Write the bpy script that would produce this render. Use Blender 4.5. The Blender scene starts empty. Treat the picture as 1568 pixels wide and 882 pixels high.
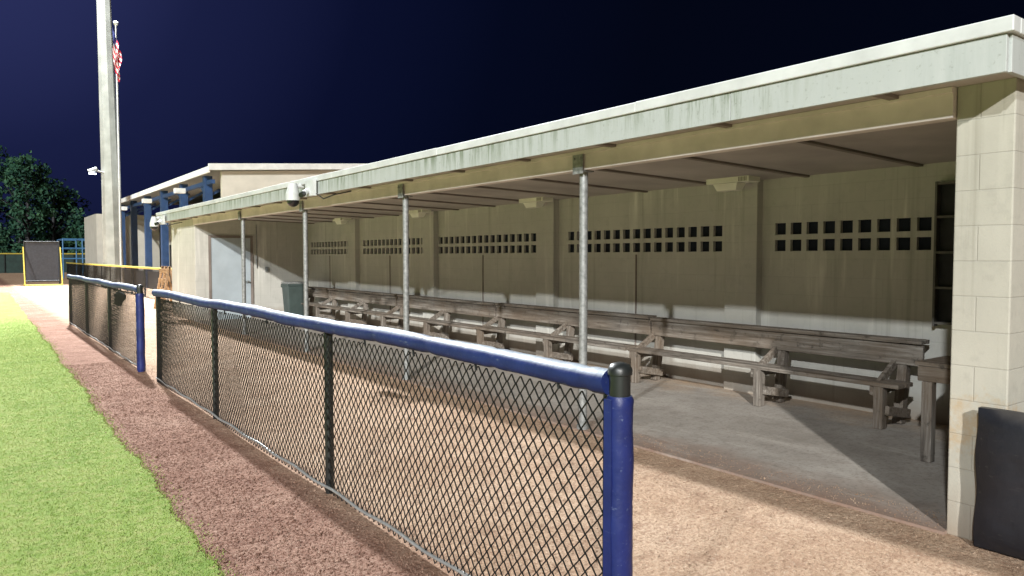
import bpy, math, random
import numpy as np
from mathutils import Vector, Matrix
random.seed(7); rng=np.random.default_rng(7)
scene=bpy.context.scene
# ---------------------------------------------------------------- materials
class NT:
    def __init__(s,name):
        s.m=bpy.data.materials.new(name); s.m.use_nodes=True
        s.t=s.m.node_tree; s.n=s.t.nodes; s.l=s.t.links
        s.b=s.n['Principled BSDF']; s.co=s.n.new('ShaderNodeTexCoord').outputs['Object']
    def node(s,ty,**k):
        n=s.n.new(ty)
        for a,v in k.items(): setattr(n,a,v)
        return n
    def link(s,a,b): s.l.new(a,b)
    def mapping(s,scale=(1,1,1),rot=(0,0,0),src=None):
        n=s.n.new('ShaderNodeMapping'); n.inputs['Scale'].default_value=scale; n.inputs['Rotation'].default_value=rot
        s.link(src or s.co,n.inputs['Vector']); return n.outputs[0]
    def noise(s,scale,detail=4,rough=.55,src=None):
        n=s.n.new('ShaderNodeTexNoise'); n.inputs['Scale'].default_value=scale
        n.inputs['Detail'].default_value=detail; n.inputs['Roughness'].default_value=rough
        s.link(src or s.co,n.inputs['Vector']); return n.outputs['Fac']
    def ramp(s,fac,stops):
        n=s.n.new('ShaderNodeValToRGB'); e=n.color_ramp.elements
        while len(e)<len(stops): e.new(.5)
        for i,(p,c) in enumerate(stops):
            e[i].position=p; e[i].color=(*c,1) if isinstance(c,tuple) else (c,c,c,1)
        s.link(fac,n.inputs[0]); return n.outputs[0]
    def mix(s,fac,a,b,mode='MIX'):
        n=s.n.new('ShaderNodeMix'); n.data_type='RGBA'; n.blend_type=mode
        for i,v in ((0,fac),(6,a),(7,b)):
            if isinstance(v,(int,float)): n.inputs[i].default_value=v
            elif isinstance(v,tuple): n.inputs[i].default_value=(*v,1)
            else: s.link(v,n.inputs[i])
        return n.outputs[2]
    def math(s,op,a,b=None):
        n=s.n.new('ShaderNodeMath'); n.operation=op
        for i,v in ((0,a),(1,b)):
            if v is None: continue
            if isinstance(v,(int,float)): n.inputs[i].default_value=v
            else: s.link(v,n.inputs[i])
        return n.outputs[0]
    def bump(s,h,strength=.3,dist=.01,prev=None):
        n=s.n.new('ShaderNodeBump'); n.inputs['Strength'].default_value=strength; n.inputs['Distance'].default_value=dist
        s.link(h,n.inputs['Height'])
        if prev: s.link(prev,n.inputs['Normal'])
        return n.outputs[0]
    def out(s,col,rough=.7,nrm=None,metal=0,spec=None):
        if isinstance(col,tuple): s.b.inputs['Base Color'].default_value=(*col,1)
        else: s.link(col,s.b.inputs['Base Color'])
        if isinstance(rough,(int,float)): s.b.inputs['Roughness'].default_value=rough
        else: s.link(rough,s.b.inputs['Roughness'])
        s.b.inputs['Metallic'].default_value=metal
        if spec is not None: s.b.inputs['Specular IOR Level'].default_value=spec
        if nrm: s.link(nrm,s.b.inputs['Normal'])
        return s.m
def simple(name,c,rough=.6,var=.25,scale=6,metal=0,bump=.1,spec=.5):
    t=NT(name); n=t.noise(scale,5); d=tuple(x*(1-var) for x in c); e=tuple(min(1,x*(1+var)) for x in c)
    return t.out(t.ramp(n,[(.3,d),(.7,e)]),rough,t.bump(t.noise(scale*12,3),bump,.003),metal,spec)

def block_mat(name,axis,c1=(.51,.50,.455),c2=(.495,.485,.44),streak=True,mort=.88,lowdirt=True,nstr=.5,mb=.3,rust=False):
    t=NT(name); sp=t.node('ShaderNodeSeparateXYZ'); t.link(t.co,sp.inputs[0])
    cb=t.node('ShaderNodeCombineXYZ'); t.link(sp.outputs[axis],cb.inputs[0]); t.link(sp.outputs['Z'],cb.inputs[1])
    br=t.node('ShaderNodeTexBrick'); t.link(cb.outputs[0],br.inputs['Vector'])
    br.inputs['Scale'].default_value=1; br.inputs['Brick Width'].default_value=.406; br.inputs['Row Height'].default_value=.203
    br.inputs['Mortar Size'].default_value=.005; br.inputs['Mortar Smooth'].default_value=.8
    br.inputs['Color1'].default_value=(*c1,1); br.inputs['Color2'].default_value=(*c2,1)
    br.inputs['Mortar'].default_value=(*[x*mort for x in c1],1)
    col=br.outputs['Color']
    n=t.noise(1.3,6,.65); col=t.mix(t.ramp(n,[(.35,.0),(.75,nstr)]),col,tuple(x*.66 for x in c1))
    n3=t.noise(7,5,.7); col=t.mix(t.ramp(n3,[(.55,.0),(.75,.35)]),col,tuple(x*.6 for x in c1))
    if streak:
        st=t.noise(1,5,.6,t.mapping((6,6,.45))); stm=t.noise(.9,3)
        col=t.mix(t.math('MULTIPLY',t.ramp(st,[(.55,.0),(.70,.8)]),t.ramp(stm,[(.4,.1),(.6,1.)])),col,tuple(min(1,x*1.4) for x in c1))
        st2=t.noise(1,4,.6,t.mapping((9,9,.3)))
        col=t.mix(t.ramp(st2,[(.58,.0),(.78,.45)]),col,(.17,.16,.12))
    if rust:
        zz=t.math('ADD',t.math('MULTIPLY',sp.outputs['Z'],.5),t.math('MULTIPLY',t.noise(5,5,.7),.5))
        col=t.mix(t.ramp(zz,[(.50,.0),(.57,.6),(.66,.0)]),col,(.40,.28,.15))
    if lowdirt:
        z=t.math('ADD',sp.outputs['Z'],t.math('MULTIPLY',t.noise(4,4),.35))
        col=t.mix(t.ramp(z,[(.15,.7),(.5,.0)]),col,(.28,.21,.15))
    h=t.math('MULTIPLY',br.outputs['Fac'],-1.0)
    nr=t.bump(h,mb,.005); nr=t.bump(t.noise(90,4,.7),.35,.004,nr); nr=t.bump(t.noise(14,4,.7),.2,.006,nr)
    return t.out(col,.85,nr,0,.25)

def wood(name,base=(.19,.165,.14),light=(.37,.345,.31),stretch=(30,1.6,30)):
    t=NT(name); g=t.noise(1,6,.7,t.mapping(stretch)); big=t.noise(1.2,3)
    col=t.ramp(g,[(.3,tuple(x*.35 for x in base)),(.5,base),(.72,light)])
    col=t.mix(t.ramp(big,[(.4,.0),(.65,.6)]),col,(.15,.105,.068))
    kn=t.noise(9,4,.7); col=t.mix(t.ramp(kn,[(.56,.0),(.70,.75)]),col,(.045,.038,.03))
    return t.out(col,.85,t.bump(g,.6,.008),0,.2)

def vinyl(name,c,dust,amt=.8,rough=.38):
    t=NT(name); ge=t.node('ShaderNodeNewGeometry'); sp=t.node('ShaderNodeSeparateXYZ'); t.link(ge.outputs['Normal'],sp.inputs[0])
    n=t.noise(5,5,.65); f=t.math('MULTIPLY',t.ramp(sp.outputs['Z'],[(.35,.0),(.85,1.)]),t.ramp(n,[(.3,.25),(.7,amt)]))
    sc=t.noise(1,4,.7,t.mapping((50,7,50)))
    col=t.mix(f,t.ramp(n,[(.3,tuple(x*.7 for x in c)),(.7,tuple(x*1.2 for x in c))]),dust)
    col=t.mix(t.ramp(sc,[(.62,.0),(.72,.35)]),col,dust)
    return t.out(col,rough,t.bump(t.noise(14,4),.4,.012),0,.4)

def dirt_mat(k=1.,name='dirt'):
    t=NT(name); 
    sp=t.node('ShaderNodeSeparateXYZ'); t.link(t.co,sp.inputs[0])
    a=t.noise(1.1,6,.65); b=t.noise(36,6,.85); c=t.noise(130,3,.7); md=t.noise(6,6,.75)
    S=lambda *c: tuple(min(1,x*k) for x in c)
    tan=t.ramp(a,[(.3,S(.42,.28,.185)),(.5,S(.53,.375,.26)),(.7,S(.61,.45,.325))])
    pink=t.ramp(a,[(.3,S(.235,.125,.088)),(.5,S(.32,.188,.138)),(.7,S(.40,.26,.195))])
    xx=t.math('ADD',sp.outputs['X'],t.math('MULTIPLY',t.noise(3,4),.15))
    tr=t.ramp(t.math('MULTIPLY',xx,.1),[(.19,.0),(.222,1.)])
    col=t.mix(tr,pink,tan)
    dk=t.mix(tr,S(.12,.05,.033),S(.29,.175,.115))
    col=t.mix(t.ramp(md,[(.35,.6),(.52,.0)]),col,dk)
    col=t.mix(t.ramp(b,[(.38,.9),(.51,.0)]),col,dk)
    hi=t.mix(tr,S(.54,.42,.34),S(.66,.54,.43))
    col=t.mix(t.ramp(b,[(.55,.0),(.66,.75)]),col,hi)
    col=t.mix(t.ramp(c,[(.60,.0),(.70,.6)]),col,S(.70,.60,.50))
    v=t.node('ShaderNodeTexVoronoi'); v.inputs['Scale'].default_value=50; t.link(t.co,v.inputs['Vector'])
    nr=t.bump(b,.9,.018); nr=t.bump(v.outputs['Distance'],.5,.007,nr); nr=t.bump(md,.8,.06,nr)
    return t.out(col,.95,nr,0,.1)
def grass_mat(name,k=1.):
    t=NT(name); a=t.noise(1.8,6,.7); b=t.noise(120,4,.8,t.mapping((1,1,.2))); m2=t.noise(14,4,.7)
    col=t.ramp(a,[(.3,(.155*k,.25*k,.046*k)),(.5,(.22*k,.31*k,.068*k)),(.72,(.31*k,.37*k,.115*k))])
    col=t.mix(t.ramp(m2,[(.46,.0),(.64,.6)]),col,(.36*k,.37*k,.14*k))
    col=t.mix(t.ramp(b,[(.34,.5),(.5,.0)]),col,(.10*k,.145*k,.035*k))
    col=t.mix(t.ramp(b,[(.6,.0),(.75,.5)]),col,(.45*k,.46*k,.25*k))
    return t.out(col,.85,t.bump(b,.6,.012),0,.08)
def concrete_mat():
    t=NT('concrete_floor'); a=t.noise(.9,6,.65); b=t.noise(35,5,.7)
    col=t.ramp(a,[(.3,(.27,.245,.215)),(.55,(.37,.34,.305)),(.75,(.45,.42,.38))])
    d=t.noise(2.1,5,.7,t.mapping((.8,.8,.8)))
    sp=t.node('ShaderNodeSeparateXYZ'); t.link(t.co,sp.inputs[0])
    e=t.math('ADD',t.math('MULTIPLY',sp.outputs['X'],.1),t.math('MULTIPLY',d,.18))
    col=t.mix(t.ramp(e,[(.78,.0),(.86,.8)]),col,(.46,.31,.19))
    col=t.mix(t.ramp(t.math('ADD',t.math('MULTIPLY',sp.outputs['X'],.1),t.math('MULTIPLY',d,.10)),[(.49,.95),(.57,.0)]),col,(.25,.145,.10))
    col=t.mix(t.ramp(t.noise(5,5,.7),[(.3,.5),(.5,.0)]),col,(.20,.17,.145))
    sw=t.noise(1,5,.7,t.mapping((3,.7,1),(0,0,.5))); col=t.mix(t.ramp(sw,[(.52,.0),(.68,.5)]),col,(.52,.48,.43))
    col=t.mix(t.ramp(b,[(.35,.45),(.5,.0)]),col,(.15,.13,.11))
    return t.out(col,.75,t.bump(b,.3,.004),0,.3)
def fascia_mat():
    t=NT('fascia_paint'); st=t.noise(1,6,.75,t.mapping((11,11,1.1))); st2=t.noise(1,3,.5,t.mapping((.6,.6,.6)))
    col=t.ramp(st,[(.35,(.37,.40,.385)),(.6,(.44,.465,.455))])
    sp=t.node('ShaderNodeSeparateXYZ'); t.link(t.co,sp.inputs[0])
    f=t.math('MULTIPLY',t.ramp(st,[(.44,.0),(.58,1.)]),t.ramp(st2,[(.34,.35),(.50,1.)]))
    yy=t.ramp(t.math('MULTIPLY',sp.outputs['Y'],.1),[(.2,.1),(.32,1.)])
    f=t.math('MULTIPLY',f,yy)
    up=t.ramp(t.math('SUBTRACT',sp.outputs['Z'],2.1),[(.50,.35),(.70,1.)])
    col=t.mix(t.math('MULTIPLY',f,t.math('MULTIPLY',up,.9)),col,(.12,.155,.095))
    n=t.noise(30,4,.7); col=t.mix(t.ramp(n,[(.60,.0),(.70,.4)]),col,(.14,.15,.11))
    return t.out(col,.6,t.bump(t.noise(8,3),.12,.01),0,.4)

M=dict(
 block_y=block_mat('painted_block_y','Y'),
 block_x=block_mat('painted_block_x','X'),
 col_y=block_mat('column_block_y','Y',(.44,.425,.365),(.425,.41,.35),mort=.82,mb=.45,rust=True),
 col_x=block_mat('column_block_x','X',(.44,.425,.365),(.425,.41,.35),mort=.82,mb=.45),
 wood=wood('weathered_wood'), wood_z=wood('weathered_wood_post',stretch=(30,30,1.8)), woodb=wood('brown_wood',(.34,.20,.10),(.48,.33,.19)),
 blue=vinyl('blue_vinyl',(.010,.020,.10),(.34,.39,.40),.9,.55), bluep=vinyl('blue_post_vinyl',(.010,.018,.11),(.2,.25,.35),.3,.45),
 blackpad=vinyl('black_vinyl',(.012,.013,.018),(.12,.11,.10),.5,.5),
 wire=simple('black_vinyl_wire',(.008,.009,.009),.5,.3,20,0,.05,.35),
 blackm=simple('black_steel',(.013,.015,.015),.4,.3,12,0,.1),
 galv=simple('galvanised_steel',(.24,.25,.245),.5,.35,25,.3,.35),
 galvd=simple('galvanised_wire',(.50,.51,.50),.4,.2,25,.6,.1),
 white=simple('white_metal',(.54,.56,.55),.45,.12,4,0,.05),
 fascia=fascia_mat(),
 ceil=simple('ceiling_paint',(.40,.365,.34),.8,.16,1.3,0,.1,.2),
 beam=simple('beam_paint',(.64,.58,.55),.7,.16,2.5,0,.15,.3),
 batten=simple('batten_paint',(.20,.17,.15),.8,.2,3,0,.1,.2),
 door=simple('door_paint',(.36,.41,.44),.5,.08,3,0,.05),
 fixture=simple('fixture_plastic',(.74,.73,.62),.5,.08,5,0,.05),
 dark=simple('dark_screen',(.02,.021,.026),.7,.3,9,0,.1),
 shelf=simple('rack_edge',(.10,.095,.085),.6,.3,9,0,.1),
 mesh=simple('vent_screen',(.020,.024,.036),.9,.3,3,0,.1,.1),  # near-black colour standing in for the darkness inside the wall holes
 binm=simple('bin_plastic',(.05,.07,.065),.5,.2,5,0,.1),
 concp=simple('pole_concrete',(.26,.27,.25),.8,.2,1.5,0,.2,.2),
 yellow=simple('yellow_plastic',(.42,.33,.05),.5,.15,5,0,.05),
 bld=simple('building_siding',(.44,.43,.38),.7,.08,2,0,.05),
 bldblue=simple('blue_steel',(.015,.045,.12),.5,.2,4,0,.05),
 glass=simple('dark_dome',(.01,.01,.012),.12,.1,4,0,.0),
 green=simple('windscreen',(.015,.035,.03),.8,.3,2,0,.1),
 dirt=dirt_mat(), clod=dirt_mat(.9,'gravel'), grass=grass_mat('grass',.86), blades=grass_mat('grass_blade',1.15), conc=concrete_mat(),
)
# ---------------------------------------------------------------- mesh helpers
class Acc:
    def __init__(s): s.v=[]; s.f=[]
    def add(s,vs,fs):
        o=len(s.v); s.v+= [tuple(v) for v in vs]; s.f+=[tuple(i+o for i in f) for f in fs]; return s
    def box(s,x0,x1,y0,y1,z0,z1):
        return s.add([(x0,y0,z0),(x1,y0,z0),(x1,y1,z0),(x0,y1,z0),(x0,y0,z1),(x1,y0,z1),(x1,y1,z1),(x0,y1,z1)],
          [(0,3,2,1),(4,5,6,7),(0,1,5,4),(1,2,6,5),(2,3,7,6),(3,0,4,7)])
    def frame(s,p0,p1):
        d=(Vector(p1)-Vector(p0)).normalized(); up=Vector((0,0,1)) if abs(d.z)<.9 else Vector((0,1,0))
        a=d.cross(up).normalized(); b=a.cross(d).normalized(); return a,b
    def beam(s,p0,p1,w,h):
        a,b=s.frame(p0,p1); vs=[]
        for p in (p0,p1):
            p=Vector(p)
            for i,j in ((-1,-1),(1,-1),(1,1),(-1,1)): vs.append(p+a*(i*w/2)+b*(j*h/2))
        return s.add(vs,[(0,1,2,3),(7,6,5,4),(0,4,5,1),(1,5,6,2),(2,6,7,3),(3,7,4,0)])
    def tube(s,pts,r,n=12,r2=None,cap=True,sq=1.0):
        a,b=s.frame(pts[0],pts[-1]); o=[]; k=len(pts)
        for i,p in enumerate(pts):
            rr=r[i] if isinstance(r,(list,tuple)) else r
            for j in range(n):
                t=2*math.pi*j/n; o.append(Vector(p)+a*(math.cos(t)*rr)+b*(math.sin(t)*rr*sq))
        f=[]
        for i in range(k-1):
            for j in range(n):
                q=(j+1)%n; f.append((i*n+j,i*n+q,(i+1)*n+q,(i+1)*n+j))
        if cap: f.append(tuple(range(n))[::-1]); f.append(tuple((k-1)*n+j for j in range(n)))
        return s.add(o,f)
    def obj(s,name,mat,parent=None,bevel=0,smooth=False):
        me=bpy.data.meshes.new(name); me.from_pydata(s.v,[],s.f); me.materials.append(M[mat] if isinstance(mat,str) else mat)
        import bmesh
        bm=bmesh.new(); bm.from_mesh(me); bmesh.ops.recalc_face_normals(bm,faces=bm.faces); bm.to_mesh(me); bm.free()
        o=bpy.data.objects.new(name,me); scene.collection.objects.link(o)
        if parent: o.parent=parent
        if smooth:
            me.polygons.foreach_set('use_smooth',[True]*len(me.polygons))
            m=o.modifiers.new('es','EDGE_SPLIT'); m.split_angle=math.radians(50)
        if bevel:
            m=o.modifiers.new('bv','BEVEL'); m.width=bevel; m.segments=2; m.limit_method='ANGLE'
        return o
def empty(name):
    e=bpy.data.objects.new(name,None); scene.collection.objects.link(e); return e

# ---------------------------------------------------------------- ground
me=Acc(); S=400
me.add([(-S,-S,0),(S,-S,0),(S,S,0),(-S,S,0)],[(0,1,2,3)]); me.obj('ground','dirt')
def edge_x(y): return .965+.018*math.sin(y*1.3)+.014*math.sin(y*3.1+1)+.010*math.sin(y*9.7)+.0125*max(y,0)
ys=np.arange(-12,41,.03); vs=[];fs=[]
for i,y in enumerate(ys):
    vs+= [(-120,y,.006),(edge_x(y)+random.uniform(-.014,.014),y,.006)]
    if i: fs.append((2*i-2,2*i-1,2*i+1,2*i))
gp=empty('grass_field'); Acc().add(vs,fs).obj('turf','grass',gp)
Acc().add([(-300,60,.006),(-1,58,.006),(-3,88,.006),(-300,88,.006)],[(0,1,2,3)]).obj('outfield_turf','grass',gp)
def blades(n,x0,y0,y1,h,w):
    y=y0+(y1-y0)*rng.random(n)**1.5; ex=np.array([edge_x(v) for v in y]) 
    x=x0+(ex+.02-x0)*rng.random(n)**.8
    st=rng.random(n)<.015; x=np.where(st,ex+np.abs(rng.normal(0,.05,n)),x)
    a=rng.random(n)*6.283; hh=h*(.5+rng.random(n)); ww=w*(1+y/8)
    keep=rng.random(n)<np.clip((y1-y)/8,0,1)
    x,y,a,hh,ww=x[keep],y[keep],a[keep],hh[keep],ww[keep]; n=len(x)
    dx=np.cos(a)*ww; dy=np.sin(a)*ww; lx=rng.normal(0,.7,n)*hh; ly=rng.normal(0,.7,n)*hh
    z=np.full(n,.003)
    v=np.stack([np.stack([x-dx,y-dy,z],1),np.stack([x+dx,y+dy,z],1),np.stack([x+lx,y+ly,z+hh],1)],1).reshape(-1,3)
    m=bpy.data.meshes.new('blades'); m.vertices.add(3*n); m.vertices.foreach_set('co',v.ravel())
    m.loops.add(3*n); m.loops.foreach_set('vertex_index',np.arange(3*n)); m.polygons.add(n)
    m.polygons.foreach_set('loop_start',np.arange(0,3*n,3)); m.polygons.foreach_set('loop_total',np.full(n,3))
    m.update(); m.validate(); m.materials.append(M['blades'])
    o=bpy.data.objects.new('blades',m); scene.collection.objects.link(o); o.parent=gp
blades(240000,-.6,3,24,.009,.0020)
def clods(n,x0,x1,y0,y1,smin=.002,smax=.007,rf=1.3):
    vs=[];fs=[]
    for i in range(n):
        x=random.uniform(x0,x1); y=y0+(y1-y0)*random.random()**rf; s=random.uniform(smin,smax)*(1.8 if random.random()<.03 else 1)
        o=len(vs); k=[random.uniform(.6,1.3) for _ in range(6)]; r=random.random()*3.14; c,q=math.cos(r)*s,math.sin(r)*s
        vs+=[(x+c*k[0],y+q*k[0],s*.1),(x-q*k[1],y+c*k[1],s*.2),(x-c*k[2],y-q*k[2],0.),(x+q*k[3],y-c*k[3],s*.15),(x+s*.2,y,s*k[4]),(x,y,-s*.5)]
        fs+=[(o,o+1,o+4),(o+1,o+2,o+4),(o+2,o+3,o+4),(o+3,o,o+4)]
    return vs,fs
V=[];F=[]
for args in ((30000,.98,1.95,2.0,13,.002,.008),(20000,2.0,4.6,1.0,13),(2500,4.62,4.95,2.0,13,.002,.006)):
    v,f=clods(*args); 
    if args[1]==4.62: v=[(p[0],p[1],p[2]+.019) for p in v]
    o=len(V); V+=v; F+=[tuple(i+o for i in q) for q in f]
m=bpy.data.meshes.new('gravel'); m.from_pydata(V,[],F); m.materials.append(M['clod']); ob=bpy.data.objects.new('gravel',m); scene.collection.objects.link(ob)

# ---------------------------------------------------------------- dugout
D=empty('dugout_building')
XF,XP,XB=4.35,4.66,7.6
Acc().box(4.62,7.82,1.95,20,-.2,.018).obj('floor_slab','conc',D)
ya,yb=1.585,22.8
def prism(xs,y0,y1):
    n=len(xs); v=[(x,y0,z) for x,z in xs]+[(x,y1,z) for x,z in xs]
    f=[tuple(range(n)),tuple(range(n,2*n))[::-1]]+[(i,(i+1)%n,(i+1)%n+n,i+n) for i in range(n)]
    return Acc().add(v,f)
prism([(XF+.02,2.635),(XP,2.635),(XP+3.3,2.55),(XP+3.3,2.82),(XF+.02,2.865)],ya+.02,yb-.02).obj('roof_deck','ceil',D)
a=Acc()
segs=[ya,3.3,6.9,10.5,14.2,17.8,22.8]
for i in range(len(segs)-1):
    a.box(XF-.012,XF+.018,segs[i]+.002,segs[i+1]-.002,2.605,2.80)
a.box(XF+.02,XP+3.3,ya-.012,ya+.018,2.605,2.80); a.box(XF+.02,XP+3.3,yb-.018,yb+.012,2.605,2.80)
a.obj('fascia','fascia',D,.003)
a=Acc(); e0=ya-.035
for e1 in (4.2,7.3,10.3,13.4,16.4,19.5,yb+.03):
    a.box(XF-.035+random.uniform(-.002,.002),XF+.06,e0,e1-.003,2.803,2.885+random.uniform(-.003,.003)); e0=e1
a.box(XF+.063,XP+3.35,ya-.035,ya+.05,2.803,2.885); a.box(XF+.063,XP+3.35,yb-.05,yb+.03,2.803,2.885)
a.obj('drip_edge','white',D,.006)
a=Acc()
y=2.29
def zc(x): return 2.635 if x<XP else 2.635-(x-XP)*.02576
while y<22.5:
    a.add([(4.375,y-.03,2.637),(4.375,y+.03,2.637),(XP-.04,y+.03,2.637),(XP-.04,y-.03,2.637),(4.375,y-.03,2.612),(4.375,y+.03,2.612),(XP-.04,y+.03,2.612),(XP-.04,y-.03,2.612)],
       [(4,5,6,7),(0,4,5,1)[::-1],(0,3,7,4),(1,2,6,5),(2,3,7,6)])
    if 2.1<y<19.8:
        x0,x1=XP+.07,XB; a.add([(x0,y-.03,zc(x0)-.022),(x0,y+.03,zc(x0)-.022),(x1,y+.03,zc(x1)-.022),(x1,y-.03,zc(x1)-.022),(x0,y-.03,zc(x0)+.01),(x0,y+.03,zc(x0)+.01),(x1,y+.03,zc(x1)+.01),(x1,y-.03,zc(x1)+.01)],
           [(0,1,2,3),(0,3,7,4),(1,2,6,5),(0,1,5,4),(2,3,7,6)])
    y+=1.22
a.obj('ceiling_battens','batten',D)
Acc().box(4.62,4.72,1.958,19.9,2.455,2.64).obj('front_beam','beam',D,.004)
Acc().box(4.60,4.618,1.958,19.9,2.60,2.632).obj('beam_trim','beam',D)
Acc().box(4.66,5.06,1.652,1.955,-.1,2.64).obj('end_column','col_y',D,.008)
Acc().box(5.062,7.8,1.68,1.945,-.1,2.62).obj('end_wall','col_x',D)
Acc().box(4.66,7.8,19.9,22.6,-.1,2.62).obj('store_room_front','block_y',D,.004)
Acc().box(4.664,7.796,19.893,19.899,-.1,2.6).obj('store_room_side','block_x',D)
a=Acc(); xb0,xb1=XB,XB+.19
r=[(1.715,1.845),(1.905,2.04)]
a.box(xb0,xb1,1.95,19.9,-.1,r[0][0]); a.box(xb0,xb1,1.95,19.9,r[0][1],r[1][0]); a.box(xb0,xb1,1.95,19.9,r[1][1],2.60)
pil=[(5.3,5.75),(9.05,9.5),(12.8,13.25),(16.5,16.95)]
bays=[(3.36,5.2),(5.85,8.98),(9.6,12.75),(13.33,16.45),(17.05,19.6)]
sc=Acc()
for z0,z1 in r:
    e=1.95
    for b0,b1 in bays:
        n=int((b1-b0)/.2+.3)
        for k in range(n):
            h0=b0+k*.2+.03; h1=h0+.138
            a.box(xb0,xb1,e,h0,z0,z1); e=h1
            sc.box(xb0+.045,xb0+.05,h0+.001,h1-.001,z0+.001,z1-.001)  # added dark pane, hides the bright jambs so each opening reads dark
    a.box(xb0,xb1,e,19.9,z0,z1)
a.obj('back_wall','block_y',D); sc.obj('dark_hole_panes','mesh',D)
a=Acc()
for p0,p1 in pil: a.box(XB-.11,XB+.002,p0,p1,-.05,2.60)
a.obj('pilasters','block_y',D,.006)
a=Acc()
for yy in (7.35,11.2,14.9,18.3): a.box(XB-.012,XB+.002,yy-.012,yy+.012,.02,1.68)
a.obj('control_joints','batten',D)
a=Acc(); a.box(4.98,5.04,19.86,19.892,.0,2.20); a.box(6.04,6.10,19.86,19.892,.0,2.20); a.box(5.041,6.039,19.86,19.892,2.14,2.20); a.obj('door_frame','batten',D)
Acc().box(5.045,6.035,19.872,19.89,.02,2.135).obj('door','door',D)
a=Acc(); a.tube([(5.84,19.80,1.0),(5.96,19.80,1.0)],.012,8); a.tube([(5.96,19.80,1.0),(5.96,19.875,1.0)],.022,10); a.obj('door_handle','galv',D)
a=Acc(); a.box(6.42,6.50,19.85,19.892,1.25,1.38); a.tube([(6.2,19.87,1.35),(6.2,19.87,2.5)],.014,8); a.obj('wall_switch','galv',D)
for i,yy in enumerate((5.2,8.70,12.3,15.85)):
    a=Acc(); a.tube([(4.67,yy,.015),(4.67,yy,2.455)],.040,20); a.tube([(4.67,yy,.018),(4.67,yy,.05)],.06,16)
    a.obj('post_%d'%i,'galv',D,0,True)
    a=Acc(); a.box(4.592,4.598,yy-.07,yy+.07,2.42,2.598); a.box(4.599,4.74,yy-.065,yy+.065,2.440,2.453)
    for dy in(-.045,.045):
        a.tube([(4.592,yy+dy,2.56),(4.58,yy+dy,2.56)],.012,6)
    a.obj('post_bracket_%d'%i,'galv',D)
for i,yy in enumerate((5.47,9.2,12.95,16.7)):
    zt=2.545; x=7.25
    L=empty('ceiling_light'); 
    a=Acc(); a.box(x-.11,x+.11,yy-.30,yy+.30,zt-.035,zt+.04)
    v=[(x-.09,yy-.13,zt-.037),(x+.09,yy-.13,zt-.037),(x+.09,yy+.22,zt-.037),(x-.09,yy+.22,zt-.037),(x-.06,yy-.09,zt-.12),(x+.06,yy-.09,zt-.12),(x+.06,yy+.18,zt-.12),(x-.06,yy+.18,zt-.12)]
    a.add(v,[(0,3,2,1),(4,5,6,7),(0,1,5,4),(1,2,6,5),(2,3,7,6),(3,0,4,7)]); a.obj('housing','fixture',L,.006)
    a=Acc()
    for k in range(6): a.box(x-.1135,x-.1105,yy-.27+k*.02,yy-.262+k*.02,zt-.03,zt+.02)
    a.obj('vents','batten',L)
H=empty('helmet_rack'); Acc().box(7.57,7.598,2.2,3.32,1.0,2.36).obj('back_panel','dark',H)
a=Acc()
for z in (1.0,1.34,1.68,2.02,2.34): a.box(7.50,7.568,2.2,3.32,z,z+.022)
for yy in (2.3,2.70,3.0,3.30): a.box(7.495,7.568,yy,yy+.02,.98,2.37)
a.obj('shelves','shelf',H)
# bench
B=empty('dugout_bench')
seat=Acc(); back=Acc(); fr=Acc(); frz=Acc()
secs=[(3.32,6.8),(6.83,10.4),(10.43,14.0),(14.03,17.6),(17.63,19.2)]
for i,(s0,s1) in enumerate(secs):
    dz=random.uniform(-.014,.014)
    for x,w in ((6.95,.14),(7.11,.14)):
        seat.beam((x,s0+random.uniform(0,.03),.445+dz+random.uniform(-.005,.005)),(x+random.uniform(-.012,.012),s1,.445+dz),w,.04)
    back.beam((7.345,s0,.70+dz),(7.345,s1,.70+dz+random.uniform(-.015,.015)),.04,.20)
    back.beam((7.38,s0-.0,.835+dz),(7.38,s1,.835+dz+random.uniform(-.01,.01)),.17,.04)
for yy in (3.52,4.85,6.7,8.5,10.3,12.1,13.9,15.7,17.5,19.0):
    frz.beam((6.93,yy,.02),(6.93,yy,.424),.09,.09)
    frz.beam((7.30,yy,.02),(7.42,yy,.812),.09,.09)
    fr.beam((6.90,yy+.07,.375),(7.42,yy+.07,.375),.04,.09)
    fr.beam((6.93,yy-.066,.20),(7.36,yy-.066,.12),.04,.09)
    fr.beam((6.98,yy+.068,.40),(7.37,yy+.068,.62),.04,.08)
seat.obj('seat_planks','wood',B,.006); back.obj('backrest_planks','wood',B,.006); fr.obj('braces','wood',B,.006); frz.obj('legs','wood_z',B,.006)
T=empty('wooden_table'); a=Acc()
a.beam((6.12,2.0,.72),(6.12,2.80,.72),.05,.12); a.beam((6.6,2.0,.72),(6.6,2.80,.72),.05,.12)
a.box(6.09,6.65,2.0,2.82,.782,.815); a.obj('top','wood',T,.005); a=Acc()
for x,yy in ((6.12,2.72),(6.6,2.72),(6.12,2.08),(6.6,2.08)): a.box(x-.04,x+.04,yy-.04,yy+.04,.02,.66)
a.obj('legs','wood_z',T,.005)
K=empty('equipment_bucket'); a=Acc(); a.tube([(6.45,2.4,.02),(6.45,2.4,.40)],[.14,.17],20); a.tube([(6.45,2.4,.40),(6.45,2.4,.43)],.18,20); a.obj('body','dark',K,0,True)
W=empty('trash_bin'); a=Acc()
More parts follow.
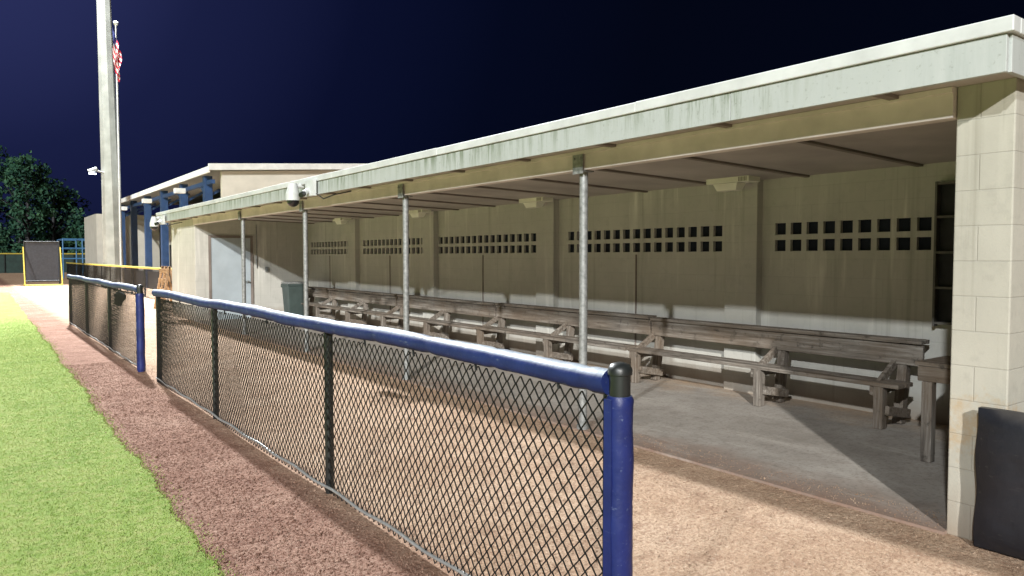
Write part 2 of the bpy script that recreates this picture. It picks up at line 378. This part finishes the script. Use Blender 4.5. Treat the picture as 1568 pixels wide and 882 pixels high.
def taper(x,y,z0,z1,w0,w1): 
    v=[(x-w0,y-w0,z0),(x+w0,y-w0,z0),(x+w0,y+w0,z0),(x-w0,y+w0,z0),(x-w1,y-w1,z1),(x+w1,y-w1,z1),(x+w1,y+w1,z1),(x-w1,y+w1,z1)]
    return v,[(0,3,2,1),(4,5,6,7),(0,1,5,4),(1,2,6,5),(2,3,7,6),(3,0,4,7)]
bx,by=6.78,18.7
a.add(*taper(bx,by,.05,.90,.19,.24)); a.box(bx-.26,bx+.26,by-.26,by+.26,.901,.95); a.tube([(bx-.22,by+.24,.1),(bx+.22,by+.24,.1)],.08,14); a.box(bx-.24,bx+.24,by+.265,by+.32,.85,.94); a.obj('body','binm',W,.01)
Acc().box(bx-.25,bx+.25,by-.25,by+.25,.953,1.0).obj('lid','galv',W,.01)
def seccam(yy,x=XF-.05,z=2.56,k=1.35):
    C=empty('security_camera'); a=Acc()
    a.box(x-.06,x+.0,yy-.50,yy-.20,z+.02,z+.26)
    a.beam((x-.03,yy-.2,z+.24),(x-.03,yy+.1,z+.24),.04,.04)
    a.tube([(x+.0,yy+.04,z+.20),(x-.17,yy+.04,z+.20)],.035,10); a.tube([(x-.17,yy+.04,z+.24),(x-.17,yy+.04,z+.08)],[.06,.105],16); a.tube([(x-.17,yy+.04,z+.08),(x-.17,yy+.04,z-.03)],.11,18)
    a.tube([(x-.06,yy-.3,z+.1),(x-.16,yy-.4,z+.05)],.045,10)
    a.obj('housing','white',C,.004,True)
    a=Acc(); pts=[];rr=[]
    for q in range(7): t=q/6*math.pi/2; pts.append((x-.17,yy+.04,z-.031-.10*math.sin(t))); rr.append(max(.004,.10*math.cos(t)))
    a.tube(pts,rr,18); a.tube([(x-.16,yy-.4,z+.05),(x-.23,yy-.46,z+.02)],.04,12); a.obj('dome','glass',C,0,True)
    a=Acc(); p=[(x+.0,yy-.5,z+.05),(x+.03,yy-.7,z-.04),(x+.10,yy-.95,z+.01),(x+.3,yy-1.1,z+.06)]
    for q in range(3): a.tube([p[q],p[q+1]],.010,6)
    a.obj('cable','blackm',C)
seccam(11.35); seccam(22.0,XF-.06,2.50); 

# ---------------------------------------------------------------- fences
def chain(a,x,y0,y1,z0,z1,p=.035,h=.038,r=.0023):
    n=int((y1-y0)/p); m=int((z1-z0)/h); offs=[(-1,-1),(1,-1),(1,1),(-1,1)]
    V=[];F=[]
    for k in range(n):
        base=len(V); wob=random.uniform(-.0018,.0018)
        for j in range(m+1):
            right=(j+k)%2
            yy=y0+(k+right)*p+(.0018 if right else -.0018)+wob; zz=z0+j*h+.004*math.sin(yy*2.3); xx=x+(.003 if right else -.003)+.014*math.sin(yy*1.7+zz*2)
            for dx,dy in offs: V.append((xx+dx*r,yy+dy*r*1.2,zz))
            if j:
                b=base+(j-1)*4
                for c in range(4): F.append((b+c,b+(c+1)%4,b+4+(c+1)%4,b+4+c))
    a.add(V,F)
def railpad(x,y0,y1,z,r=.046,par=None,mat='blue'):
    n=14; k=int((y1-y0)/.04); ring=[]; a=Acc()
    rnd=0
    for i in range(k+1):
        y=y0+(y1-y0)*i/k
        tie = 1-.12*math.exp(-(((y)%.62-.31)/.025)**2)
        rnd=rnd*.7+random.uniform(-.016,.016)
        R=r*(1+.03*math.sin(y*7)+rnd)*tie
        zz=z+.007*math.sin(y*2.1)+.002*math.sin(y*5.3)
        for j in range(n):
            t=2*math.pi*j/n; w=1+.03*math.sin(j*2.1+y*3)
            ring.append((x+math.cos(t)*R*.95*w,y,zz+math.sin(t)*R*w*(1.2 if math.sin(t)<0 else .9)))
    f=[]
    for i in range(k):
        for j in range(n): q=(j+1)%n; f.append((i*n+j,i*n+q,(i+1)*n+q,(i+1)*n+j))
    f.append(tuple(range(n))); f.append(tuple(k*n+j for j in range(n)))
    a.add(ring,f); a.obj('rail_pad',mat,par,0,True)
    a=Acc(); y=y0+.3
    while y<y1: 
        a.tube([(x-.002,y,z-.085),(x-.002,y+.012,z-.045)],.007,6); a.tube([(x-.02,y,z-.06),(x-.05,y-.01,z-.075)],.003,5); y+=.62
    a.obj('ties','wire',par)
FX=1.97
def fence(y0,y1,posts,padded,near_r=.052,p=.035,h=.038,wr=.0025):
    E=empty('chain_link_fence'); a=Acc(); chain(a,FX,y0+.03,y1-.02,.015,1.15,p,h,wr); a.obj('mesh','wire',E)
    railpad(FX,y0+.05,y1,1.185,.046,E)
    a=Acc(); 
    for q in posts: a.tube([(FX+.03,q,0),(FX+.03,q,1.16)],.03,14)
    a.obj('posts','blackm',E,0,True)
    a=Acc(); k=60; pts=[(FX-.008,y0+.05+(y1-y0-.07)*i/k,.055+.008*math.sin(i*1.1)) for i in range(k+1)]; a.tube(pts,.010,8); a.obj('bottom_rail','galvd',E,0,True)
    for q in padded:
        a=Acc(); zs=np.linspace(.02,1.11,40); pts=[(FX+.005,q,.0)]+[(FX+.005+.002*math.sin(z*17),q,z) for z in zs]+[(FX+.005,q,1.125)]
        rr=[near_r*.95]+[near_r*(1+.02*math.sin(z*23)+random.uniform(-.012,.012)) for z in zs]+[near_r*.88]
        a.tube(pts,rr,20); a.box(FX-.052,FX-.045,q-.012,q+.028,.02,1.115); a.obj('post_pad','bluep',E,0,True)
        a=Acc(); a.tube([(FX+.005,q,1.12),(FX+.005,q,1.205),(FX+.005,q,1.206),(FX+.005,q,1.225),(FX+.005,q,1.245),(FX+.005,q,1.252)],[.040,.040,.047,.047,.036,.012],20); a.obj('post_cap','blackm',E,0,True)
    a=Acc(); a.beam((FX,y0+.075,.05),(FX,y0+.075,1.14),.004,.018)
    a.obj('tension_bar','blackm',E)
    return E
fence(1.99,10.57,(4.86,7.80,10.54),(1.99,))
fence(11.65,20.9,(14.7,17.8,20.87),(11.65,),.052,.038,.041,.0020)
G=empty('equipment_bag'); a=Acc()
n=10
for c,rx,rz in (((FX+.09,14.1,.93),.12,.13),((FX+.08,13.8,.98),.09,.09)):
    vs=[];fs=[]
    for i in range(7):
        ph=math.pi*i/6
        for j in range(n):
            t=2*math.pi*j/n; q=1+random.uniform(-.22,.22)
            vs.append((c[0]+.07*q*math.sin(ph)*math.cos(t),c[1]+rx*1.6*q*math.sin(ph)*math.sin(t),c[2]+rz*math.cos(ph)))
    for i in range(6):
        for j in range(n): q=(j+1)%n; fs.append((i*n+j,i*n+q,(i+1)*n+q,(i+1)*n+j))
    a.add(vs,fs)
a.tube([(FX+.06,13.9,1.0),(FX+.05,14.0,1.2)],.012,6); a.obj('body','dark',G,0,True)
E=empty('yellow_capped_fence'); a=Acc(); chain(a,5.75,24,62,.02,1.15,.07,.075,.0036); a.obj('mesh','wire',E)
a=Acc(); a.tube([(5.75,24,1.2),(5.75,62,1.2)],.045,10); a.obj('cap','yellow',E,0,True)
a=Acc()
for yy in np.arange(24,62.1,3.0): a.tube([(5.78,yy,0),(5.78,yy,1.18)],.035,8)
a.obj('posts','blackm',E,0,True)
E=empty('outfield_fence'); a=Acc(); a.box(-120,14,90,90.05,0,1.9); a.obj('windscreen','green',E)
a=Acc(); a.tube([(-120,90,1.95),(14,90,1.95)],.07,8); a.obj('cap','yellow',E)
a=Acc()
for x in np.arange(-120,14,3.): a.tube([(x,89.95,0),(x,89.95,1.9)],.05,6)
a.obj('posts','blackm',E)
P=empty('padded_wall'); a=Acc().box(4.60,4.655,-4.0,1.77,.0,.74); a.obj('wall_core','block_y',P)
a=Acc()
def softpad(y0,y1,z0,z1,x0,x1):
    ny,nz=30,16; vs=[];fs=[]
    for i in range(ny+1):
        for j in range(nz+1):
            u=i/ny;v=j/nz; ed=min(1,min(u,1-u)*14)**.5*min(1,min(v,1-v)*9)**.5
            x=x1-(x1-x0)*(.45+.55*ed)-.006*math.sin(u*23+v*9)*ed-.004*math.sin(v*31+u*11)*ed
            vs.append((x,y0+(y1-y0)*u+.006*math.sin(v*12),z0+(z1-z0)*v+.006*math.sin(u*15)*(1 if j else 0)))
    for i in range(ny):
        for j in range(nz): p=i*(nz+1)+j; fs.append((p,p+nz+1,p+nz+2,p+1))
    b=len(vs); rim=[i*(nz+1)+nz for i in range(ny+1)]
    for i in rim: vs.append((x1,vs[i][1],vs[i][2]))
    for i in range(ny): fs.append((rim[i],rim[i+1],b+i+1,b+i))
    b=len(vs)
    for j in range(nz+1): q=ny*(nz+1)+j; vs.append((x1,vs[q][1],vs[q][2]))
    for j in range(nz): q=ny*(nz+1)+j; fs.append((q,q+1,b+j+1,b+j))
    a.add(vs,fs)
softpad(-.2,1.76,.015,.80,4.49,4.598); softpad(-2.2,-.22,.015,.80,4.49,4.598)
a.obj('pad','blackpad',P,0,True)
Q=empty('protective_screen'); a=Acc()
cx,cy=3.45,50.3
a.box(cx-.8,cx+.8,cy,cy+.03,.25,2.45); a.obj('net_panel','dark',Q)
a=Acc()
for s in(-1,1): a.tube([(cx+s*.85,cy,.05),(cx+s*.85,cy,2.5)],.045,8)
a.tube([(cx-.85,cy,.25),(cx+.85,cy,.25)],.045,8); a.tube([(cx-.85,cy,2.5),(cx+.85,cy,2.5)],.05,8); a.obj('frame','blackm',Q,0,True)
a=Acc()
for s in(-1,1):
    a.tube([(cx+s*.9,cy-.9,.05),(cx+s*.9,cy-.05,2.2)],.035,8); a.tube([(cx+s*.9,cy-.9,.05),(cx+s*.9,cy+.7,.05)],.035,8)
a.tube([(cx-.9,cy-.9,.05),(cx+.9,cy-.9,.05)],.035,8)
a.obj('feet','yellow',Q,0,True)
Q=empty('batting_cage'); a=Acc()
for x in (5.9,7.2,8.6):
    for y in (66,70): a.tube([(x,y,0),(x,y,3.0)],.05,8)
for z in (1.5,2.3,3.0):
    for y in (66,70): a.tube([(5.9,y,z),(8.6,y,z)],.05,8)
for x in (5.9,7.2,8.6): a.tube([(x,66,3.0),(x,70,3.0)],.05,8); 
a.obj('tube_frame',simple('cage_blue',(.05,.16,.32),.5,.1),Q)
Q=empty('wooden_rack'); a=Acc()
for k in range(3):
    y=24.6+k*.5
    a.beam((4.75,y,0),(5.0,y,1.35),.06,.09); a.beam((5.3,y,0),(5.0,y,1.35),.06,.09)
for z in (.3,.6,.9,1.2): a.beam((4.82+.15*z/1.35,24.5,z),(4.82+.15*z/1.35,25.8,z),.03,.14)
a.obj('boards','woodb',Q,.004)
# ---------------------------------------------------------------- light poles
em=NT('lit_lamp'); em.b.inputs['Emission Color'].default_value=(.8,.9,1,1); em.b.inputs['Emission Strength'].default_value=6
def light_pole(px,py,aim,low=False):
    LP=empty('light_pole'); a=Acc()
    a.tube([(px,py,0),(px-.2,py,15),(px-.4,py,29)],[.50,.34,.22],8); a.obj('pole','concp',LP)
    d=Vector((aim[0]-px,aim[1]-py,0)).normalized(); s=Vector((-d.y,d.x,0)); c=Vector((px-.4,py,0))
    P=lambda u,f,z: tuple(c+s*u+d*f+Vector((0,0,z)))
    a=Acc(); a.beam(P(-2.6,.1,28.3),P(2.6,.1,28.3),.2,.2); a.beam(P(-2.6,.1,26.7),P(2.6,.1,26.7),.2,.2)
    if low: a.tube([(px-.3,py-.2,6.1),(px-.9,py-.3,6.25)],.05,8)
    a.obj('crossarms','galv',LP)
    a=Acc(); b=Acc()
    for z in (26.5,28.1):
        for k in range(5):
            u=-2.1+k*1.05; a.tube([P(u,.2,z),P(u,.65,z-.35)],[.15,.42],14); b.tube([P(u,.652,z-.352),P(u,.67,z-.366)],.40,14)
    if low:
        a.tube([(px-1.15,py-.35,6.12),(px-.75,py-.35,6.3)],.12,10); b.box(px-1.14,px-.8,py-.5,py-.3,6.0,6.05)
    a.obj('floodlight_housings','galv',LP,0,True); b.obj('lamps',em.m,LP)
    return LP,P
LP,P=light_pole(6.38,45.,(0,5),True)
LP2,P2=light_pole(-42.,-19.,(4,4))
def beam_light(par,loc,aim,E,col):
    ld=bpy.data.lights.new('floodlight_beam','SPOT'); ld.energy=E; ld.spot_size=math.radians(150); ld.spot_blend=.3; ld.shadow_soft_size=.6; ld.color=col
    lo=bpy.data.objects.new('floodlight_beam',ld); scene.collection.objects.link(lo); lo.location=loc; lo.parent=par
    lo.rotation_euler=(Vector(aim)-Vector(loc)).to_track_quat('-Z','Y').to_euler()
beam_light(LP,(5.0,44.0,27.0),(0,5,0),260000,(.95,.98,1))
beam_light(LP2,(-40.9,-18.2,25.0),(4,6,0),85000,(.94,.98,1))
FP=empty('flagpole'); fx,fy=6.52,43.63
a=Acc(); a.tube([(fx,fy,0),(fx,fy,13.7)],[.08,.045],10); 
pts=[];rr=[]
for k in range(9): t=math.pi*k/8; pts.append((fx,fy,13.8-.13*math.cos(t))); rr.append(max(.005,.13*math.sin(t)))
a.tube(pts,rr,12); a.obj('pole','galvd',FP,0,True)
t=NT('flag_cloth'); uvn=t.node('ShaderNodeUVMap'); sp=t.node('ShaderNodeSeparateXYZ'); t.link(uvn.outputs[0],sp.inputs[0])
st=t.math('GREATER_THAN',t.math('FRACT',t.math('MULTIPLY',sp.outputs['Y'],6.5)),.5)
col=t.mix(st,(.5,.02,.04),(.6,.6,.6))
cn=t.math('MULTIPLY',t.math('GREATER_THAN',sp.outputs['Y'],.46),t.math('LESS_THAN',sp.outputs['X'],.4))
col=t.mix(cn,col,(.02,.03,.15)); flagm=t.out(col,.8)
vs=[];fs=[];uv=[]; nu,nv=24,20
for i in range(nu+1):
    for j in range(nv+1):
        u=i/nu; v=j/nv
        x=fx+.06+.36*u*(.6+.4*v)-.04*math.sin(v*9+u*4)-.25; y=fy-.30+.16*math.sin(u*16+v*2)*u; z=13.5-1.5*(1-v)-1.3*u**.8
        vs.append((x,y,z)); uv.append((u,v))
for i in range(nu):
    for j in range(nv): p=i*(nv+1)+j; fs.append((p,p+nv+1,p+nv+2,p+1))
m=bpy.data.meshes.new('flag'); m.from_pydata(vs,[],fs); ul=m.uv_layers.new()
for l in m.loops: ul.data[l.index].uv=uv[l.vertex_index]
m.materials.append(flagm); o=bpy.data.objects.new('flag',m); scene.collection.objects.link(o); o.parent=FP
# ---------------------------------------------------------------- background building
BB=empty('pavilion_building')
a=Acc(); a.box(7.9,24,29.4,29.6,0,4.9); a.box(10.5,24,29.61,56,0,4.6); a.obj('walls','bld',BB)
Acc().add([(7.9,29.4,4.9),(14.6,29.4,5.45),(24,29.4,4.9),(7.9,29.6,4.9),(14.6,29.6,5.45),(24,29.6,4.9)],[(0,2,1),(3,4,5),(0,1,4,3),(1,2,5,4)]).obj('gable','bld',BB)
a=Acc(); a.box(6.7,10.4,54,60,0,4.4); a.obj('end_block','bld',BB)
a=Acc(); a.box(7.35,7.42,29.2,53,4.82,5.05)
a.add([(7.35,29.1,4.90),(14.6,29.1,5.43),(14.6,29.1,5.67),(7.35,29.1,5.14),(7.35,29.19,4.90),(14.6,29.19,5.43),(14.6,29.19,5.67),(7.35,29.19,5.14)],[(0,1,2,3),(7,6,5,4),(3,2,6,7),(0,4,5,1),(0,3,7,4),(1,5,6,2)])
a.add([(14.6,29.1,5.43),(24,29.1,4.75),(24,29.1,4.99),(14.6,29.1,5.67),(14.6,29.19,5.43),(24,29.19,4.75),(24,29.19,4.99),(14.6,29.19,5.67)],[(0,1,2,3),(7,6,5,4),(3,2,6,7),(0,4,5,1),(0,3,7,4),(1,5,6,2)])
a.obj('gutter','white',BB)
v=[(7.43,29.2,4.95),(14.6,29.2,5.5),(24,29.2,4.8),(24,56,4.8),(14.6,56,5.5),(7.43,56,4.95),(7.43,29.2,5.05),(14.6,29.2,5.6),(24,29.2,4.9),(24,56,4.9),(14.6,56,5.6),(7.43,56,5.05)]
Acc().add(v,[(0,5,4,1),(1,4,3,2),(6,7,10,11),(7,8,9,10),(0,1,7,6),(1,2,8,7),(5,0,6,11),(2,3,9,8),(3,4,10,9),(4,5,11,10)]).obj('roof','galv',BB)
a=Acc()
for yy in (30.5,34.5,38.5,42.5,46.5,50.5,53.0):
    a.box(7.5,7.8,yy-.15,yy+.15,0,4.8); a.beam((7.8,yy,4.1),(8.8,yy,4.7),.1,.1)
    for k in range(5):
        t0,t1=k/5*math.pi/2,(k+1)/5*math.pi/2
        if yy<52: a.beam((7.65,yy+.15+1.2*(1-math.cos(t0)),3.6+.9*math.sin(t0)),(7.65,yy+.15+1.2*(1-math.cos(t1)),3.6+.9*math.sin(t1)),.08,.1)
a.box(7.55,7.7,29.6,53,4.45,4.6)
a.obj('columns','bldblue',BB)
a=Acc()
for yy in range(30,54,2): a.box(10.46,10.498,yy,yy+1.3,1.0,2.4)
a.box(7.55,7.6,30.6,53,.0,.9)
a.obj('windows','dark',BB)
a=Acc()
for yy in (33,40,47): a.box(7.0,7.4,yy,yy+.35,4.3,4.5)
a.obj('fixtures','white',BB)

# ---------------------------------------------------------------- distant trees
def trees():
    leaf=NT('foliage'); n=leaf.noise(.5,4); n2=leaf.noise(2.,3)
    col=leaf.ramp(n,[(.3,(.010,.036,.029)),(.5,(.023,.074,.046)),(.7,(.05,.12,.062))]); col=leaf.mix(leaf.ramp(n2,[(.5,.0),(.7,.5)]),col,(.07,.13,.055))
    lm=leaf.out(col,.7,None,0,.2)
    TT=empty('distant_trees'); V=[];F=[]; tr=Acc()
    spec=[]
    for x in np.arange(-34,26,1.9):
        hgt=14.4 if x<3.5 else (13.2 if x<6 else (11.0 if x<8.2 else (8.6 if x<10.5 else 6)))
        spec.append((x+random.uniform(-.8,.8),random.uniform(94,103),hgt*random.uniform(.92,1.06),random.uniform(2.8,3.8)))
    for x,y,h,r in spec:
        tr.tube([(x,y,0),(x+.1,y,h*.45),(x+.2,y,h*.8)],[.3,.2,.06],7)
        cl=[]
        for k in range(36):
            zz=h*(.08+.89*random.random()); rad=r*math.sqrt(max(.05,1-((zz/h-.42)/.62)**2))
            t=random.random()*6.28; d=rad*math.sqrt(random.random())
            c=(x+math.cos(t)*d,y+math.sin(t)*d,zz,random.uniform(.6,1.3)); cl.append(c)
            if k%3==0: tr.tube([(x,y,zz*.7),(c[0],c[1],c[2])],[.08,.02],5)
        for c in cl:
            for q in range(75):
                v=Vector((random.gauss(0,1),random.gauss(0,1),random.gauss(0,1))).normalized()*c[3]*(.5+.6*random.random())
                p=Vector(c[:3])+v; s=random.uniform(.12,.26)
                e1=Vector((random.gauss(0,1),random.gauss(0,1),random.gauss(0,1))).normalized()*s
                e2=Vector((random.gauss(0,1),random.gauss(0,1),random.gauss(0,1))).normalized()*s
                o=len(V); V+=[tuple(p-e1),tuple(p+e2),tuple(p+e1),tuple(p-e2)]; F.append((o,o+1,o+2,o+3))
    m=bpy.data.meshes.new('foliage'); m.from_pydata(V,[],F); m.materials.append(lm); o=bpy.data.objects.new('foliage',m); scene.collection.objects.link(o); o.parent=TT
    tr.obj('trunks','dark',TT)
trees()

# ---------------------------------------------------------------- world
w=bpy.data.worlds.new('World'); scene.world=w; w.use_nodes=True; n=w.node_tree.nodes; l=w.node_tree.links
bg=n['Background']; tc=n.new('ShaderNodeTexCoord')
nm=n.new('ShaderNodeVectorMath'); nm.operation='NORMALIZE'; l.new(tc.outputs['Generated'],nm.inputs[0])
dp=n.new('ShaderNodeVectorMath'); dp.operation='DOT_PRODUCT'; l.new(nm.outputs[0],dp.inputs[0])
L=Vector((-.02,1.16,.44)).normalized(); dp.inputs[1].default_value=L
rp=n.new('ShaderNodeValToRGB'); l.new(dp.outputs['Value'],rp.inputs[0]); e=rp.color_ramp.elements
e[0].position=.2; e[0].color=(.0010,.0019,.0062,1); e[1].position=1; e[1].color=(.024,.030,.108,1)
for p,c in ((.70,(.0011,.0021,.0075,1)),(.82,(.0015,.0029,.0125,1)),(.91,(.0034,.0053,.025,1)),(.97,(.0100,.0135,.055,1))):
    q=e.new(p); q.color=c
l.new(rp.outputs[0],bg.inputs[0]); bg.inputs[1].default_value=1.0
# ---------------------------------------------------------------- sun
sd=bpy.data.lights.new('sun','SUN'); sd.energy=4.0; sd.angle=math.radians(1.2); sd.color=(1,.98,.94)
so=bpy.data.objects.new('sun',sd); scene.collection.objects.link(so)
so.rotation_euler=Vector((.66,.75,-.42)).to_track_quat('-Z','Y').to_euler()
# ---------------------------------------------------------------- camera
cd=bpy.data.cameras.new('camera'); cd.sensor_width=36; cd.lens=25.94; cd.clip_end=1500; cd.clip_start=.05
co=bpy.data.objects.new('camera',cd); scene.collection.objects.link(co); co.location=(0,0,1.65)
co.rotation_euler=(math.radians(90-2.43),0,math.radians(-36.4)); scene.camera=co
scene.view_settings.view_transform='Standard'; scene.view_settings.look='None'; scene.view_settings.exposure=0
